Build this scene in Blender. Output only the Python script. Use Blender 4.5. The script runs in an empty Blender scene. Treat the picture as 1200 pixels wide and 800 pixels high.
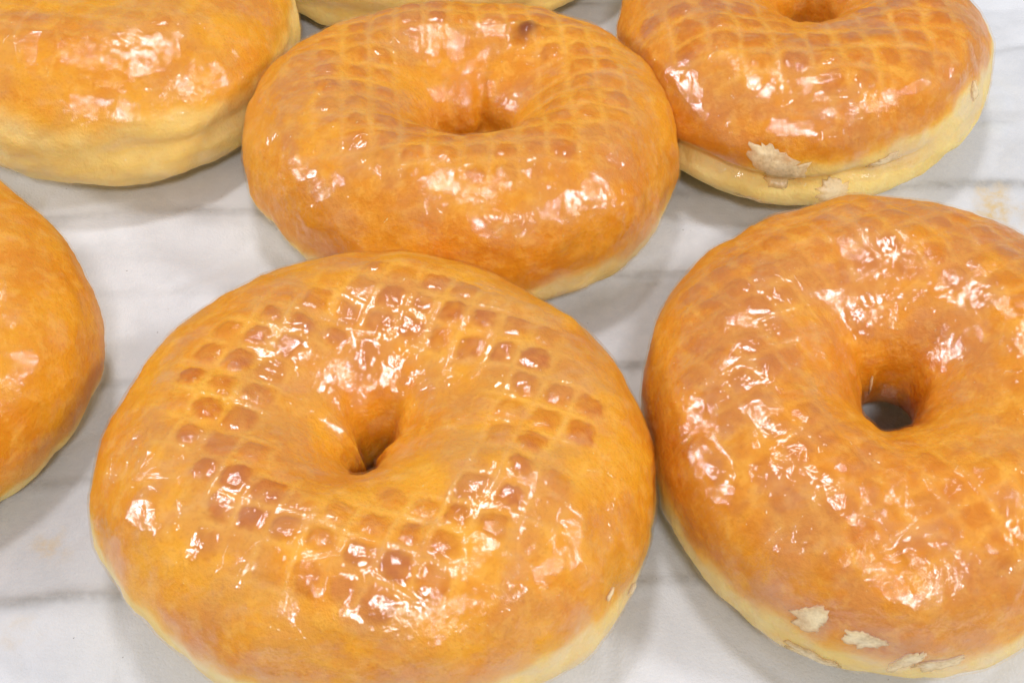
import numpy as np, math
# ------------------------------------------------------------------ numpy noise
_rs = np.random.RandomState(7)
_PERM = np.concatenate([_rs.permutation(256)] * 3)
_G = _rs.normal(size=(256, 3)); _G /= np.linalg.norm(_G, axis=1)[:, None]

def perlin(p):
    i = np.floor(p).astype(np.int64); f = p - i
    w = f * f * f * (f * (f * 6 - 15) + 10)
    i &= 255
    out = 0
    for dx in (0, 1):
        for dy in (0, 1):
            for dz in (0, 1):
                h = _PERM[_PERM[_PERM[(i[..., 0] + dx) & 255] + ((i[..., 1] + dy) & 255)] + ((i[..., 2] + dz) & 255)]
                g = _G[h]
                d = f - np.array([dx, dy, dz])
                wt = (w[..., 0] if dx else 1 - w[..., 0]) * (w[..., 1] if dy else 1 - w[..., 1]) * (w[..., 2] if dz else 1 - w[..., 2])
                out = out + wt * (g * d).sum(-1)
    return out * 1.6

def fbm(p, octaves=3, gain=.5):
    a, o, s = 1., 0, 1.
    for k in range(octaves):
        o = o + a * perlin(p * s + 17.3 * k); a *= gain; s *= 2.03
    return o

def smooth(x, a, b):
    t = np.clip((x - a) / (b - a), 0, 1)
    return t * t * (3 - 2 * t)

def rot(ax, ay):
    cx, sx, cy, sy = math.cos(ax), math.sin(ax), math.cos(ay), math.sin(ay)
    return np.array([[1, 0, 0], [0, cx, -sx], [0, sx, cx]]) @ np.array([[cy, 0, sy], [0, 1, 0], [-sy, 0, cy]])

# ------------------------------------------------------------------ doughnuts (millimetres, own axes)
# pose and outline: x, y (m), outer radius, height, tilt x, tilt y, outline harmonics
DOUGHNUTS = {
 'front': dict(pose=(-0.0235, -0.0448, 48.3203, 33.2567, -0.0417, 0.0079), four=(0.0181, -0.0145, -0.0014, -0.0074),
    hole=(3.0, -1.6, -1.2, .1, .1, -.55, .40), grid=(5.95, -20, 2, -25.6), ring=(1, -3, 19.5, 34), sqz=1.0, ridge=1.0,
    creases=((62, 13, 1.5), (112, 15, .8), (88, 9, .4)), tone=.0, side=(4, 9, 4, -120), cov=-22, fold=None, gloss=1.0, seed=3, res=(760, 380)),
 'middle': dict(pose=(-0.0101, 0.0432, 45.8166, 32.4316, -0.0504, 0.0267), four=(0.0472, -0.0038, -0.0274, 0.022),
    hole=(6.4, 1.0, -1.2, .1, -.1, .2, .1), grid=(6.0, 4, 1.5, -13), ring=(0, 3, 17, 34), sqz=.66, ridge=.4,
    creases=((72, 12, 2.1), (130, 10, .6)), tone=.25, side=(-8, 9, 6, -60), cov=-30, fold=None, gloss=.9, seed=11, res=(700, 340)),
 'right': dict(pose=(0.0688, -0.0328, 46.6655, 33.0324, 0.0707, -0.0505), four=(-0.0296, 0.0233, 0.0186, 0.0224),
    hole=(5.8, -1., -1.2, .1, .1, -.15, .1), grid=(5.8, 28, 0, -22), ring=(0, -1, 17, 40), sqz=.44, ridge=1.0,
    creases=((120, 12, .8),), tone=.45, side=(1, 9, 6, -110), cov=-18, fold=None, gloss=1.0, seed=23, res=(740, 360)),
 'edge': dict(pose=(-0.1242, -0.0151, 43.8014, 33.0077, 0.1142, 0.0486), four=(-0.0042, -0.0409, 0.0237, -0.0053),
    hole=(6, 0, 0, .1, 0, .1, 0), grid=(6, 10, 0, 0), ring=(0, 0, 90, 99), sqz=0., ridge=.0,
    creases=(), tone=.2, side=(-22, 9, 4, -30), cov=-25, fold=None, gloss=.35, seed=31, res=(520, 260)),
 'corner': dict(pose=(-0.0985, 0.0851, 48.0186, 33.011, 0.0139, 0.1087), four=(-0.0042, -0.0011, -0.0297, 0.0032),
    hole=(4, 0, 9, .1, 0, .1, 0), grid=(6.2, -8, 0, -24), ring=(-2, 0, 17, 33), sqz=.35, ridge=.5,
    creases=(), tone=.0, side=(25, 17, 4, -90), cov=-40, fold=(10, -56, 24, 6, 1.5), gloss=.7, seed=41, res=(560, 300)),
 'peeled': dict(pose=(0.0668, 0.0765, 44.0184, 32.5414, -0.0282, 0.0015), four=(-0.011, -0.0172, 0.0508, 0.0153),
    hole=(5, 3, 8, .1, 0, .1, 0), grid=(7, 3, -.2, -11.7), ring=(0, 1, 11, 35), sqz=.7, ridge=.6,
    creases=((80, 12, 1.),), tone=.45, side=(11, 6, 13, -15), cov=-6, fold=(1, -106, 44, 5, 2.6), gloss=1.0, seed=53, res=(600, 320)),
 'behind': dict(pose=(-0.0198, 0.1457, 52.9942, 32.889, 0.0195, -0.0383), four=(0.043, 0.0094, -0.0044, 0.0059),
    hole=(6, 0, 0, .1, 0, .1, 0), grid=(6, 0, 0, 0), ring=(0, 0, 90, 99), sqz=0., ridge=0.,
    creases=(), tone=.0, side=(26, 10, 0, 0), cov=-10, fold=(-4, -90, 40, 6, 1.2), gloss=.5, seed=61, res=(420, 220)),
}
PALE_DENTS = {}

def base_shape(d, U, V):
    x, y, R, h, ax, ay = d['pose']; four = d['four']; rh, hx, hy, c1, s1, c2, s2 = d['hole']
    ht, hb, rc = h * .58, h * .42, R * .56
    c, s = np.cos(V), np.sin(V)
    fo = 1 + four[0] * np.cos(2 * U) + four[1] * np.sin(2 * U) + four[2] * np.cos(3 * U) + four[3] * np.sin(3 * U)
    fh = np.maximum(1 + c1 * np.cos(U) + s1 * np.sin(U) + c2 * np.cos(2 * U) + s2 * np.sin(2 * U), .15)
    Ru, rcu, rhu = R * fo, rc * (.5 + .5 * fo), rh * fh
    cx = np.cos(U); sy = np.sin(U)
    out = np.abs(c) ** np.where(s > 0, .94, .82)
    inn = np.abs(c) ** np.where(s > 0, 1.15, .9)
    rad = np.where(c > 0, rcu + (Ru - rcu) * out, rcu - (rcu - rhu) * inn)
    k = np.where(c > 0, 0, inn)                       # the hole may sit off centre
    z = np.where(s > 0, ht * np.abs(s) ** np.where(c > 0, .97, .9), -hb * np.abs(s) ** .8)
    return np.stack([rad * cx + hx * k, rad * sy + hy * k, z], -1)

def normals(P, closed_v=True):
    du = np.roll(P, -1, 0) - np.roll(P, 1, 0)
    if closed_v:
        dv = np.roll(P, -1, 1) - np.roll(P, 1, 1)
    else:
        dv = np.gradient(P, axis=1)
    n = np.cross(du, dv)
    return n / (np.linalg.norm(n, axis=-1, keepdims=True) + 1e-12)

def angdiff(a, b):
    return (a - b + np.pi) % (2 * np.pi) - np.pi

def evaluate(d, U, V):
    """points, normals and surface masks of the dough and the height of the glaze over it, on the grid U x V"""
    sd = d['seed'] * 13.7
    e = 2e-3
    def lowfreq(U, V):
        P = base_shape(d, U, V)
        A = base_shape(d, U + e, V) - base_shape(d, U - e, V)
        B = base_shape(d, U, V + e) - base_shape(d, U, V - e)
        N = np.cross(A, B); N /= np.linalg.norm(N, axis=-1, keepdims=True) + 1e-12
        rr = np.hypot(P[..., 0], P[..., 1])
        amp = .9 * smooth(rr, 4, 16) + .1
        h = amp * (1.1 * perlin(P / 21. + sd) + .6 * perlin(P / 9.5 + sd + 5) + .22 * perlin(P / 4.5 + sd + 6))
        # radial pinch wrinkles running down into the hole
        ins = smooth(-np.cos(V), .25, .9) * smooth(np.sin(V), -.5, .3)
        h = h + ins * .5 * perlin(np.stack([np.cos(U) * 2.6 + sd, np.sin(U) * 2.6, 0.02 * P[..., 2]], -1))
        for (cu, cw, cdep) in d['creases']:
            au = np.degrees(angdiff(U, math.radians(cu) + .18 * perlin(np.stack([P[..., 2] / 6, 0 * U + cu, 0 * U + sd], -1))))
            h = h - smooth(-np.cos(V), .05, .8) * smooth(np.sin(V), -.9, .0) * cdep * np.exp(-(au / cw) ** 2)
        vd = np.degrees(angdiff(V, 0))
        if d['fold']:
            v0, u0, wu, wv, dep = d['fold']
            w = np.exp(-(np.degrees(angdiff(U, math.radians(u0))) / wu) ** 4)
            vc = v0 + 5 * perlin(np.stack([np.cos(U) * 2.2, np.sin(U) * 2.2, 0 * U + sd], -1))
            h = h - w * dep * np.exp(-((vd - vc) / wv) ** 2) + w * .8 * np.exp(-((vd - vc + 17) / 12) ** 2)
        side = 1 - smooth(vd, min(d['side'][0], 12) - 8, min(d['side'][0], 12) + 8)
        side = side * (np.cos(V) > -.2)
        h = h + side * (.45 * perlin(P / np.array([8., 8., 5.]) + sd + 9) + .13 * perlin(P / 2.8 + sd + 2))
        return P + N * h[..., None], N
    P1, N0 = lowfreq(U, V)
    vd = np.degrees(angdiff(V, 0))
    # the waffle imprint left by the mesh the doughnut was proofed on
    s, ang, gx0, gy0 = d['grid']; a = math.radians(ang)
    wx = .9 * perlin(np.stack([P1[..., 0] / 11, P1[..., 1] / 11, 0 * U + sd], -1))
    wy = .9 * perlin(np.stack([P1[..., 0] / 11, P1[..., 1] / 11, 0 * U + sd + 40], -1))
    X, Y = P1[..., 0] - gx0 + wx, P1[..., 1] - gy0 + wy
    gx = (X * math.cos(a) + Y * math.sin(a)) / s; gy = (-X * math.sin(a) + Y * math.cos(a)) / s
    ix, iy = np.round(gx), np.round(gy); fx, fy = gx - ix, gy - iy
    rnd = lambda k: (np.sin(ix * 127.1 + iy * 311.7 + k * 74.7 + sd) * 43758.5453) % 1.0
    rx, ry, r0, r1 = d['ring']
    # cell-wise membership of the ring that touched the mesh
    cxm = gx0 + s * (ix * math.cos(a) - iy * math.sin(a)); cym = gy0 + s * (ix * math.sin(a) + iy * math.cos(a))
    cr = np.hypot(cxm - rx, cym - ry) + (rnd(1) - .5) * 5 + 4.5 * perlin(np.stack([cxm / 13, cym / 13, 0 * cxm + sd + 70], -1))
    rl = np.hypot(P1[..., 0] - rx, P1[..., 1] - ry)
    up = smooth(np.sin(V), .1, .4)
    cell_on = smooth(cr, r0 - 1, r0 + 3) * (1 - smooth(cr, r1 - 2, r1 + 2)) * up
    ring = smooth(rl, r0 - 5, r0 + 2) * (1 - smooth(rl, r1 - 1, r1 + 6)) * up
    j = .06 * perlin(P1 / 2.2 + sd) + .05 * perlin(P1 / 1.0 + sd + 4)
    hw = .345 + .10 * (rnd(5) - .5)
    sq = smooth(hw + .07 - (np.abs(fx) ** 5 + np.abs(fy) ** 5) ** .2 + j, 0, .15)
    sqc = smooth(hw + .13 - (np.abs(fx) ** 3 + np.abs(fy) ** 3) ** (1 / 3) + 1.6 * j, .03, .24)
    amp = (.58 + .42 * rnd(2)) * cell_on
    domes = (1 - .5 * (fx ** 2 + fy ** 2) / .11)
    cell = sq * amp
    fine = .16 * fbm(P1 / 3.2 + sd, 3, .55) + .035 * perlin(P1 / .55 + sd)
    soft = .35 + .65 * smooth(vd, -40, 0)
    lx = np.abs(np.abs(fx) - .5); ly = np.abs(np.abs(fy) - .5)
    wl = .085 * (1 + .6 * perlin(P1 / 5. + sd + 66))
    full = np.maximum(np.exp(-(lx / wl) ** 2), np.exp(-(ly / wl) ** 2)) * ring * smooth(perlin(P1 / 7. + sd + 44), -.35, .3)
    hd = d['sqz'] * (.58 * cell * domes + .24 * full - .22 * ring * (1 - sq)) + fine * soft
    # glaze: thin over the squares, pooled along the grooves into narrow ridges
    lw = .055
    onx = smooth(perlin(np.stack([gx * .35, gy * .55, 0 * gx + sd + 3], -1)) - .08, 0, .35)
    ony = smooth(perlin(np.stack([gx * .55, gy * .35, 0 * gx + sd + 13], -1)) - .12, 0, .35)
    lines = np.maximum(np.exp(-(lx / lw) ** 2) * onx, .8 * np.exp(-(ly / lw) ** 2) * ony)
    lines = lines * ring
    # ring wider for ridges: they run on down the front slope
    pool = .5 + .5 * perlin(P1 / 4.6 + sd + 21)
    crack = np.abs(perlin(P1 / 2.1 + sd + 33)); crack2 = np.abs(perlin(P1 / 1.1 + sd + 37))
    t = .26 + .22 * pool + .30 * d['ridge'] * lines + .12 * (1 - crack * 2) * pool + .05 * crack2
    drip = 4 * perlin(np.stack([np.cos(U) * 5, np.sin(U) * 5, 0 * U + sd], -1)) + 2.5 * perlin(np.stack([np.cos(U) * 16, np.sin(U) * 16, 0 * U + sd], -1))
    edge = d['cov'] + drip
    cov = np.where(np.cos(V) > 0, smooth(vd, edge, edge + 4), smooth(np.sin(V), -.75, -.6))
    hg = .58 * (hd - fine * soft) + .5 * fine * soft + t
    hg = np.where(cov > 0, hd * (1 - cov) + hg * cov, hd) - .25 * (1 - cov)
    # browning
    sv, sw = d['side'][:2]; sv = sv + d['side'][2] * np.cos(U - math.radians(d['side'][3]))
    wob = 9 * perlin(np.stack([np.cos(U) * 1.6, np.sin(U) * 1.6, 0 * U + sd + 50], -1)) + 5 * perlin(P1 / 5. + sd)
    toast = np.where(np.cos(V) > 0, smooth(vd + wob, sv - sw, sv + sw + 6), smooth(np.sin(V), -1.02, -.8))
    gcell = np.clip(sqc * amp * (.70 + .55 * rnd(3)) * (1 + .5 * perlin(P1 / 1.7 + sd + 60)), 0, 1) * min(1, d['sqz'] * 1.1)
    groove = np.clip(full * .95 + .35 * ring * (1 - sq), 0, 1) * min(1, d['sqz'] ** 1.5 * 1.2)
    milk = np.clip(.45 * lines + .5 * smooth(fbm(P1 / np.array([7., 3.4, 4.]) + sd + 77, 4, .6), .15, .75), 0, 1) * cov
    return dict(P=P1, N=N0, hd=hd, hg=hg, toast=toast, cell=gcell, groove=groove, milk=milk, cov=cov)

def lift(d):
    U, V = np.meshgrid(np.linspace(0, 2 * np.pi, 160, endpoint=False), np.linspace(0, 2 * np.pi, 80, endpoint=False), indexing='ij')
    q = evaluate(d, U, V)
    P = (q['P'] + q['N'] * q['hd'][..., None]).reshape(-1, 3) @ rot(*d['pose'][4:]).T
    return -P[:, 2].min() / 1000 - .0005

# ------------------------------------------------------------------ camera geometry
PITCH = math.radians(48.0); DIST = .287; FOCAL_PX = 1620.0      # for a 1200 px wide picture
CAM = np.array([0, -DIST * math.cos(PITCH), DIST * math.sin(PITCH)])
# ===BPY===
import bpy
S = bpy.context.scene
COL = S.collection

def grid_mesh(name, P, attrs, material, parent, closed_v=True, keep=None, closed_u=True):
    nu, nv = P.shape[:2]
    i = np.arange(nu if closed_u else nu - 1)[:, None]; j = np.arange(nv if closed_v else nv - 1)[None, :]
    i1 = (i + 1) % nu; j1 = (j + 1) % nv
    F = np.stack([i * nv + j, i1 * nv + j, i1 * nv + j1, i * nv + j1], -1).reshape(-1, 4)
    if keep is not None:
        k = keep.reshape(-1); F = F[k[F].any(1)]
        used = np.zeros(nu * nv, bool); used[F.reshape(-1)] = True
        idx = np.cumsum(used) - 1; F = idx[F]
    else:
        used = np.ones(nu * nv, bool)
    V = P.reshape(-1, 3)[used]
    me = bpy.data.meshes.new(name)
    me.vertices.add(len(V)); me.vertices.foreach_set('co', V.astype(np.float32).ravel())
    me.loops.add(F.size); me.loops.foreach_set('vertex_index', F.astype(np.int32).ravel())
    me.polygons.add(len(F)); me.polygons.foreach_set('loop_start', np.arange(0, F.size, 4, dtype=np.int32))
    me.polygons.foreach_set('loop_total', np.full(len(F), 4, np.int32))
    me.polygons.foreach_set('use_smooth', np.ones(len(F), bool))
    for k, a in attrs.items():
        at = me.attributes.new(k, 'FLOAT', 'POINT'); at.data.foreach_set('value', a.reshape(-1)[used].astype(np.float32))
    me.update(calc_edges=True); me.validate()
    me.materials.append(material)
    o = bpy.data.objects.new(name, me); COL.objects.link(o)
    if parent: o.parent = parent
    return o

# ------------------------------------------------------------------ node helpers
def new_mat(name):
    m = bpy.data.materials.new(name); m.use_nodes = True
    nt = m.node_tree; nt.nodes.clear()
    return m, nt, nt.nodes, nt.links

class NT:
    def __init__(s, name):
        s.m, s.t, s.n, s.l = new_mat(name)
    def node(s, typ, ins=None, **kw):
        n = s.n.new(typ)
        for k, v in kw.items(): setattr(n, k, v)
        for k, v in (ins or {}).items():
            if isinstance(v, bpy.types.NodeSocket): s.l.new(v, n.inputs[k])
            else: n.inputs[k].default_value = v
        return n
    def attr(s, k): return s.node('ShaderNodeAttribute', attribute_name=k).outputs['Fac']
    def math(s, op, a, b=0.0, clamp=False): return s.node('ShaderNodeMath', {0: a, 1: b}, operation=op, use_clamp=clamp).outputs[0]
    def mix(s, f, a, b, blend='MIX'):
        n = s.node('ShaderNodeMix', data_type='RGBA', blend_type=blend)
        for k, v in ((0, f), (6, a), (7, b)):
            if isinstance(v, bpy.types.NodeSocket): s.l.new(v, n.inputs[k])
            else: n.inputs[k].default_value = v
        return n.outputs[2]
    def noise(s, scale, detail=3., rough=.55, vec=None, dist=0.):
        n = s.node('ShaderNodeTexNoise', {'Scale': scale, 'Detail': detail, 'Roughness': rough, 'Distortion': dist})
        if vec: s.l.new(vec, n.inputs['Vector'])
        return n.outputs['Fac']
    def ramp(s, f, a, b): return s.node('ShaderNodeMapRange', {0: f, 1: a, 2: b}, interpolation_type='SMOOTHSTEP').outputs[0]
    def out(s, sh): 
        o = s.node('ShaderNodeOutputMaterial'); s.l.new(sh, o.inputs[0]); return s.m

def rgb(r, g, b): return (r, g, b, 1)

GOLD, AMBER, BROWN = rgb(.84, .385, .017), rgb(.76, .285, .008), rgb(.54, .140, .002)
PEACH, PALE = rgb(.90, .48, .075), rgb(.95, .68, .21)

def dough_material(seed, tone=0.):
    t = NT('fried_dough')
    co = t.node('ShaderNodeTexCoord').outputs['Object']
    co = t.node('ShaderNodeVectorMath', {0: co, 1: (seed * .031, seed * .017, 0)}, operation='ADD').outputs[0]
    toast, cell, groove = t.attr('toast'), t.attr('cell'), t.attr('groove')
    n1 = t.noise(70, 4, .6, co); n2 = t.noise(330, 4, .6, co, .4); n3 = t.noise(1500, 3, .6, co)
    c = t.mix(t.ramp(n1, .36, .66), GOLD, AMBER)
    c = t.mix(tone, c, rgb(.71, .235, .008))
    c = t.mix(t.math('MULTIPLY', t.ramp(n2, .46, .66), .45), c, PEACH)
    c = t.mix(t.math('MULTIPLY', groove, .55), c, PEACH)
    c = t.mix(t.math('MULTIPLY', cell, .85), c, t.mix(t.ramp(n2, .35, .7), BROWN, rgb(.64, .185, .004)))
    pale = t.mix(t.ramp(n1, .4, .65), PALE, rgb(.96, .75, .31))
    c = t.mix(t.ramp(toast, .35, 1.), t.mix(t.ramp(toast, .05, .6), pale, rgb(.90, .47, .04)), c)
    c = t.mix(t.math('MULTIPLY', t.math('MULTIPLY', t.ramp(n3, .52, .72), .26), t.math('ADD', t.math('MULTIPLY', toast, .75), .25)), c, rgb(.50, .15, .012))
    bl = t.attr('blister')
    c = t.mix(bl, c, rgb(.23, .050, .006))
    bump = t.node('ShaderNodeBump', {'Strength': .5, 'Distance': .0005, 'Height': t.math('ADD', n3, n2)})
    p = t.node('ShaderNodeBsdfPrincipled', {'Base Color': c, 'Roughness': .55, 'Subsurface Weight': .28,
        'Subsurface Radius': (.0040, .0016, .0005), 'Subsurface Scale': 1.0, 'Specular IOR Level': .25, 'Normal': bump.outputs[0]})
    return t.out(p.outputs[0])

def glaze_material(seed, gloss):
    t = NT('sugar_glaze')
    co = t.node('ShaderNodeTexCoord').outputs['Object']
    co = t.node('ShaderNodeVectorMath', {0: co, 1: (seed * .013, seed * .041, 0)}, operation='ADD').outputs[0]
    milk, cov = t.attr('milk'), t.attr('cover')
    n1 = t.noise(110, 3, .6, co); n2 = t.noise(420, 4, .62, co, .6); n3 = t.noise(1700, 3, .6, co)
    h = t.math('ADD', t.math('MULTIPLY', n2, 1.0), t.math('MULTIPLY', n3, .35))
    dry = t.ramp(n1, .47, .66)
    vo = t.node('ShaderNodeTexVoronoi', {'Vector': t.node('ShaderNodeVectorMath', {0: co, 1: t.node('ShaderNodeVectorMath', {0: t.node('ShaderNodeTexNoise', {'Vector': co, 'Scale': 500.}).outputs['Color'], 3: .0012}, operation='SCALE').outputs[0]}, operation='ADD').outputs[0], 'Scale': 620.}, feature='F1')
    cw = t.node('ShaderNodeMapRange', {0: dry, 3: .02, 4: .26}).outputs[0]
    h = t.math('ADD', h, t.math('MULTIPLY', t.math('ADD', vo.outputs['Distance'], n3), cw))
    bump = t.node('ShaderNodeBump', {'Strength': .36, 'Distance': .0005, 'Height': h}).outputs[0]
    ro = t.node('ShaderNodeMapRange', {0: dry, 3: .03, 4: .15}).outputs[0]
    gl = t.node('ShaderNodeBsdfGlossy', {'Color': rgb(1, .97, .98), 'Roughness': ro, 'Normal': bump})
    gb = t.node('ShaderNodeBsdfGlossy', {'Color': rgb(1, .95, .92), 'Roughness': .42, 'Normal': bump})
    gm = t.node('ShaderNodeMixShader', {0: .10}); t.l.new(gl.outputs[0], gm.inputs[1]); t.l.new(gb.outputs[0], gm.inputs[2])
    tr = t.node('ShaderNodeBsdfTransparent', {'Color': rgb(1, .985, .955)})
    df = t.node('ShaderNodeBsdfDiffuse', {'Color': rgb(.95, .73, .50), 'Normal': bump})
    m1 = t.node('ShaderNodeMixShader', {0: t.math('MULTIPLY', milk, .13)}); t.l.new(tr.outputs[0], m1.inputs[1]); t.l.new(df.outputs[0], m1.inputs[2])
    fr = t.math('MINIMUM', t.math('ADD', t.node('ShaderNodeFresnel', {'IOR': 1.45, 'Normal': bump}).outputs[0], .04), .17)
    wet = t.node('ShaderNodeMapRange', {0: t.noise(75, 3, .6, co, .3), 1: .40, 2: .58, 3: .45, 4: 1.65}, interpolation_type='SMOOTHSTEP').outputs[0]
    f = t.math('MULTIPLY', t.math('MULTIPLY', t.math('MULTIPLY', fr, cov), wet), gloss, True)
    m2 = t.node('ShaderNodeMixShader', {0: f}); t.l.new(m1.outputs[0], m2.inputs[1]); t.l.new(gm.outputs[0], m2.inputs[2])
    return t.out(m2.outputs[0])

def flake_material():
    t = NT('dried_sugar')
    co = t.node('ShaderNodeTexCoord').outputs['Object']
    n2 = t.noise(500, 3, .6, co)
    bump = t.node('ShaderNodeBump', {'Strength': .5, 'Distance': .0004, 'Height': n2}).outputs[0]
    p = t.node('ShaderNodeBsdfPrincipled', {'Base Color': t.mix(n2, rgb(.97, .74, .38), rgb(.98, .88, .62)), 'Roughness': .3, 'Normal': bump})
    tr = t.node('ShaderNodeBsdfTransparent', {'Color': rgb(1, .95, .85)})
    n1 = t.noise(260, 4, .65, co)
    op = t.node('ShaderNodeMapRange', {0: n1, 1: .36, 2: .60, 3: .38, 4: .9}).outputs[0]
    op = t.math('MULTIPLY', op, t.node('ShaderNodeMapRange', {0: t.math('ADD', t.attr('rim'), t.math('MULTIPLY', n2, .5)), 1: .85, 2: 1.3, 3: 1., 4: .6}).outputs[0])
    m = t.node('ShaderNodeMixShader', {0: op})
    t.l.new(tr.outputs[0], m.inputs[1]); t.l.new(p.outputs[0], m.inputs[2])
    return t.out(m.outputs[0])
FLAKE = flake_material()

def tag(o, label=None, cat=None, group=None, kind=None):
    for k, v in (('label', label), ('category', cat), ('group', group), ('kind', kind)):
        if v: o[k] = v

LABELS = {
 'front': 'large glazed doughnut in front with deep brown waffle squares and a pinched slit hole',
 'middle': 'glazed doughnut between the corner ones, with a dark brown blister near its back rim',
 'right': 'glazed doughnut cut off by the right side, faint grid marks and a round open hole',
 'edge': 'dull orange doughnut with no grid marks, cut off at the left side of the photo',
 'corner': 'puffy glazed doughnut in the top left corner with a creased pale side',
 'peeled': 'glazed doughnut at top right with thick sugar flakes peeling off its creased pale side',
 'behind': 'doughnut mostly hidden behind the blistered one, only its pale side showing',
}
# glaze flakes: (which, azimuth deg, section deg, length mm, width mm, turn deg)
FLAKES = [
 ('peeled', -105, 15, 14, 8, -36), ('peeled', -108, -26, 11, 6, 0), ('peeled', -101, 2, 13, 8, 24), ('peeled', -72, 6, 10, 4, 10), ('peeled', -33, 24, 3.4, 5, 0), ('peeled', -86, -8, 10, 6, 0),
 ('right', -115, 20, 7.6, 7.0, 10), ('right', -113, -8, 10, 4, -12), ('right', -96, 8, 10, 3.2, 52), ('right', -105, 18, 8, 4.5, 0), ('right', -91, 4, 8, 4, 15),
 ('right', 105, 172, 2.2, 6, 8), ('front', -29, -2, 3.4, 2.4, 15), ('front', -37, 16, 3.0, 2.2, 40),
]
PREP = {}
def build(key):
    d = DOUGHNUTS[key]; x, y = d['pose'][:2]
    root = bpy.data.objects.new('glazed_doughnut', None); COL.objects.link(root)
    root.empty_display_size = .02
    M = rot(*d['pose'][4:]); z = lift(d)
    root.location = (x, y, 0)
    tag(root, LABELS[key], 'doughnut', 'glazed doughnuts on the baking paper')
    place = lambda P: (P @ M.T) / 1000 + np.array([0, 0, z])
    nu, nv = d['res']
    U, V = np.meshgrid(np.linspace(0, 2 * np.pi, nu, endpoint=False), np.linspace(0, 2 * np.pi, nv, endpoint=False), indexing='ij')
    q = evaluate(d, U, V)
    bl = np.zeros_like(U)
    if key == 'middle':
        b = BLISTER
        r = np.linalg.norm(q['P'] - np.array(b[:3]), axis=-1) * (1 + .35 * perlin(q['P'] / 2.))
        bl = .97 * (1 - smooth(r, b[3] * .2, b[3] * 1.35))
        dome = np.sqrt(np.clip(1 - (r / (b[3] * 1.25)) ** 2, 0, 1)) * b[3] * .42
        q['hd'] = q['hd'] + dome; q['hg'] = q['hg'] + dome * .97
    grid_mesh('dough', place(q['P'] + q['N'] * q['hd'][..., None]),
              dict(toast=q['toast'], cell=q['cell'], groove=q['groove'], blister=bl), dough_material(d['seed'], d['tone']), root)
    g = grid_mesh('glaze', place(q['P'] + q['N'] * q['hg'][..., None]), dict(milk=q['milk'], cover=q['cov']),
              glaze_material(d['seed'], d['gloss']), root, keep=q['cov'] > .0)
    for (k, ud, vd, ln, wd, turn) in FLAKES:
        if k != key: continue
        rs = np.random.RandomState(int(abs(ud * 7 + vd * 13)) % 9999)
        n, rings = 40, 6
        th = np.linspace(0, 2 * np.pi, n, endpoint=False)
        # an irregular chip: a polygon with a few straight broken edges
        kk = rs.randint(8, 12); ca = np.sort(rs.uniform(0, 2 * np.pi, kk)); cr = rs.uniform(.62, 1.08, kk)
        px, py = cr * np.cos(ca), cr * np.sin(ca)
        outl = []
        for a in th:
            best = 9
            for i in range(kk):
                x1, y1, x2, y2 = px[i], py[i], px[(i + 1) % kk], py[(i + 1) % kk]
                den = math.cos(a) * (y2 - y1) - math.sin(a) * (x2 - x1)
                if abs(den) < 1e-9: continue
                tt = (x1 * (y2 - y1) - y1 * (x2 - x1)) / den; ss = (x1 * math.sin(a) - y1 * math.cos(a)) / den
                if tt > 0 and -.001 <= ss <= 1.001: best = min(best, tt)
            outl.append(best if best < 3 else .6)
        outl = np.array(outl) * (1 + .11 * rs.normal(size=n))
        rr = np.concatenate([np.linspace(.02, 1, rings), np.linspace(1, .02, rings)])
        T, Rr = np.meshgrid(th, rr, indexing='ij')
        top = np.concatenate([np.full(rings, 1.), np.full(rings, 0.)])[None, :] + 0 * T
        ex = outl[:, None] * Rr * np.cos(T) * ln / 2; ey = outl[:, None] * Rr * np.sin(T) * wd / 2
        c_, s_ = math.cos(math.radians(turn)), math.sin(math.radians(turn))
        du, dv = ex * c_ - ey * s_, ex * s_ + ey * c_
        u0, v0 = math.radians(ud), math.radians(vd)
        R = d['pose'][2]
        FU, FV = u0 + du[:, ::-1] / R, v0 + dv[:, ::-1] / (R * .42)
        qq = evaluate(d, FU, FV)
        curl = .5 * Rr ** 2 * (.5 + .5 * np.sin(T + ud))
        hh = np.maximum(qq['hd'], qq['hg']) + np.where(top > .5, .16 - .12 * Rr ** 2 + curl * .12, -.3)[:, ::-1]
        grid_mesh('glaze_flake', place(qq['P'] + qq['N'] * hh[..., None]), dict(rim=Rr[:, ::-1]), FLAKE, root, closed_v=False)
    return root
BLISTER = (12.7, 19.0, 18.0, 2.9)
for key in DOUGHNUTS: build(key)

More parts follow.
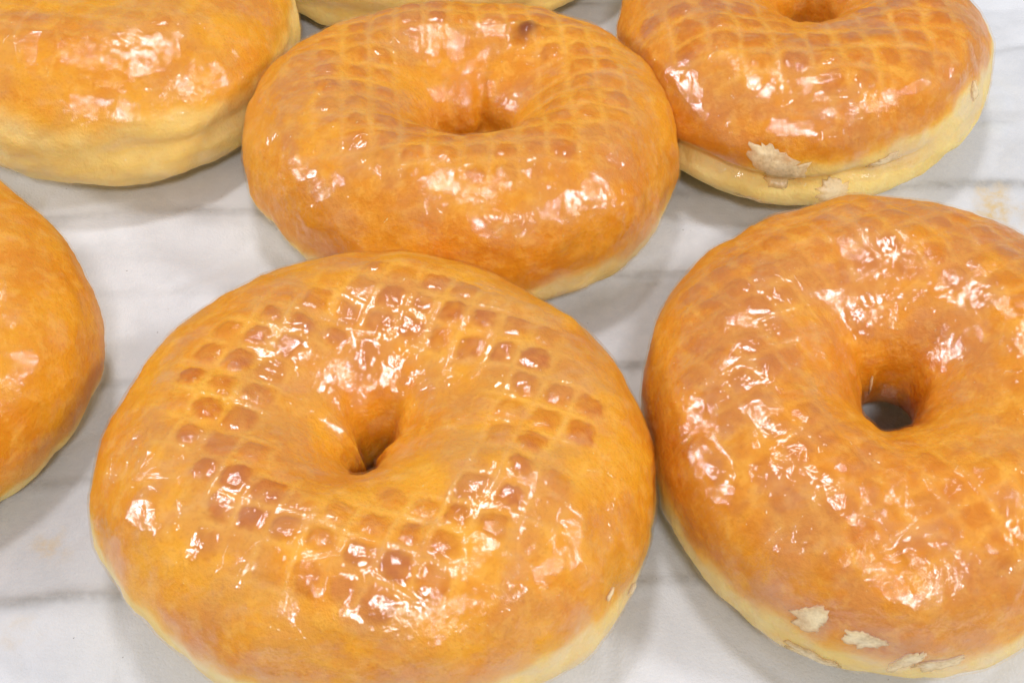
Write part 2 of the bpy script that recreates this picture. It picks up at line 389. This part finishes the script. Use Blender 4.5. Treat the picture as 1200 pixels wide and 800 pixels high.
# ------------------------------------------------------------------ baking paper
def paper():
    nx, ny = 620, 560
    xs = np.linspace(-.34, .34, nx); ys = np.linspace(-.30, .36, ny)
    X, Y = np.meshgrid(xs, ys, indexing='ij')
    p3 = np.stack([X, Y, 0 * X], -1)
    wob = .0022 * perlin(p3 * np.array([16, 5, 1]) + 3) + .0010 * perlin(p3 * np.array([70, 12, 1]) + 13)
    k = (Y - .0384 - .05 * (X + .09) + wob) / .0253
    f = np.abs(k - np.round(k)) * .0253
    w = .15 + .85 * smooth(perlin(p3 * np.array([20, 30, 1]) + 9), -.35, .3)
    wire = np.exp(-(f / (.0013 + .0009 * perlin(p3 * np.array([30, 30, 1]) + 19))) ** 2) * w
    z = .00035 * wire + .0006 * perlin(p3 * 22 + 1) - .0007 * np.exp(-np.abs(perlin(p3 * np.array([17, 34, 1]) + 31)) / .05) * smooth(perlin(p3 * 20 + 8), -.1, .3) - .00035 * np.exp(-np.abs(perlin(p3 * np.array([60, 40, 1]) + 5)) / .07) + .00018 * perlin(p3 * np.array([60, 90, 1]) + 4)
    t = NT('greased_paper')
    co = t.node('ShaderNodeTexCoord').outputs['Object']
    w_ = t.attr('wire')
    n0 = t.noise(14, 3, .55, co); n1 = t.noise(60, 4, .6, co); n2 = t.noise(420, 4, .65, co); n3 = t.noise(1800, 2, .6, co); n4 = t.noise(900, 1, .5, co)
    c = t.mix(t.ramp(n0, .35, .65), rgb(.61, .625, .67), rgb(.76, .775, .82))
    c = t.mix(t.math('MULTIPLY', t.ramp(n1, .45, .7), .35), c, rgb(.53, .54, .565))
    c = t.mix(t.math('MULTIPLY', t.math('MULTIPLY', w_, t.ramp(n1, .25, .62)), .85), c, rgb(.33, .325, .32))
    c = t.mix(t.math('MULTIPLY', t.ramp(n2, .40, .65), .16), c, rgb(.78, .78, .80))
    c = t.mix(t.math('MULTIPLY', t.ramp(n4, .80, .83), .7), c, rgb(.16, .13, .09))
    st = t.attr('stain')
    c = t.mix(t.math('MULTIPLY', st, t.math('ADD', .25, t.ramp(n2, .3, .7))), c, rgb(.66, .50, .27))
    sg = t.attr('sugar')
    c = t.mix(t.math('MULTIPLY', sg, t.ramp(n2, .25, .6)), c, rgb(.66, .68, .71))
    bump = t.node('ShaderNodeBump', {'Strength': .3, 'Distance': .0004, 'Height': t.math('ADD', n2, n3)}).outputs[0]
    ro = t.node('ShaderNodeMapRange', {0: n1, 1: .3, 2: .7, 3: .38, 4: .62}).outputs[0]
    p = t.node('ShaderNodeBsdfPrincipled', {'Base Color': c, 'Roughness': ro, 'Normal': bump, 'Specular IOR Level': .35})
    m = t.out(p.outputs[0])
    def blobs(spots, sharp):
        o = np.zeros_like(X)
        for (cx, cy, r, s) in spots:
            dd = np.hypot(X - cx, (Y - cy)) + r * (.9 * perlin(p3 / (r * 1.1) + cx * 99) + .5 * perlin(p3 / (r * .35) + cx * 99))
            o = np.maximum(o, s * (1 - smooth(dd, r * sharp, r)))
        return o
    stain = blobs([(-.084, -.051, .0038, .5), (.1124, .0404, .008, .8), (.119, .037, .006, .6), (-.087, -.069, .004, .25)], .3)
    sugar = blobs([(.1162, .0692, .0035, .9), (.1209, .0873, .0045, .6), (.1185, .078, .003, .6), (.0225, -.0595, .0014, .6)], .6)
    return grid_mesh('baking_paper', np.stack([X, Y, z + .0006 * sugar], -1)[::1], dict(wire=wire, stain=stain, sugar=sugar), m, None, closed_v=False, closed_u=False)
pp = paper(); tag(pp, kind='structure')

# ------------------------------------------------------------------ light: low window at left, shop lamps right, front and above
def lamp(name, loc, size, power, color, target=(0, 0, 0)):
    l = bpy.data.lights.new(name, 'AREA'); l.shape = 'RECTANGLE'; l.size, l.size_y = size; l.energy = power; l.color = color
    o = bpy.data.objects.new(name, l); COL.objects.link(o); o.location = loc
    from mathutils import Vector
    o.rotation_euler = (Vector(target) - Vector(loc)).to_track_quat('-Z', 'Y').to_euler()
    return o
lamp('shop_light', (-1.12, .06, .50), (.14, .14), 4.9, (.97, .98, 1))  # unseen window low at the left, as a small panel
lamp('shop_light', (.92, -.20, .78), (.15, .13), 4.9, (1, .99, .995))
lamp('shop_light', (.12, -.80, .92), (.18, .11), 4.9, (1, .99, .995))
lamp('shop_light', (-.08, .25, 1.20), (.18, .12), 4.3, (1, .99, .995))
W = bpy.data.worlds.new('World'); S.world = W; W.use_nodes = True
bg = W.node_tree.nodes['Background']; bg.inputs[0].default_value = (.99, .99, 1, 1); bg.inputs[1].default_value = .36

# ------------------------------------------------------------------ camera
cd = bpy.data.cameras.new('camera'); cam = bpy.data.objects.new('camera', cd); COL.objects.link(cam)
cam.location = CAM; cam.rotation_euler = (math.pi / 2 - PITCH, 0, 0)
cd.sensor_width = 36; cd.lens = 36 * FOCAL_PX / 1200; cd.clip_start = .01; cd.clip_end = 50
S.camera = cam
S.view_settings.view_transform = 'Standard'; S.view_settings.look = 'None'; S.view_settings.exposure = 0; S.view_settings.gamma = 1
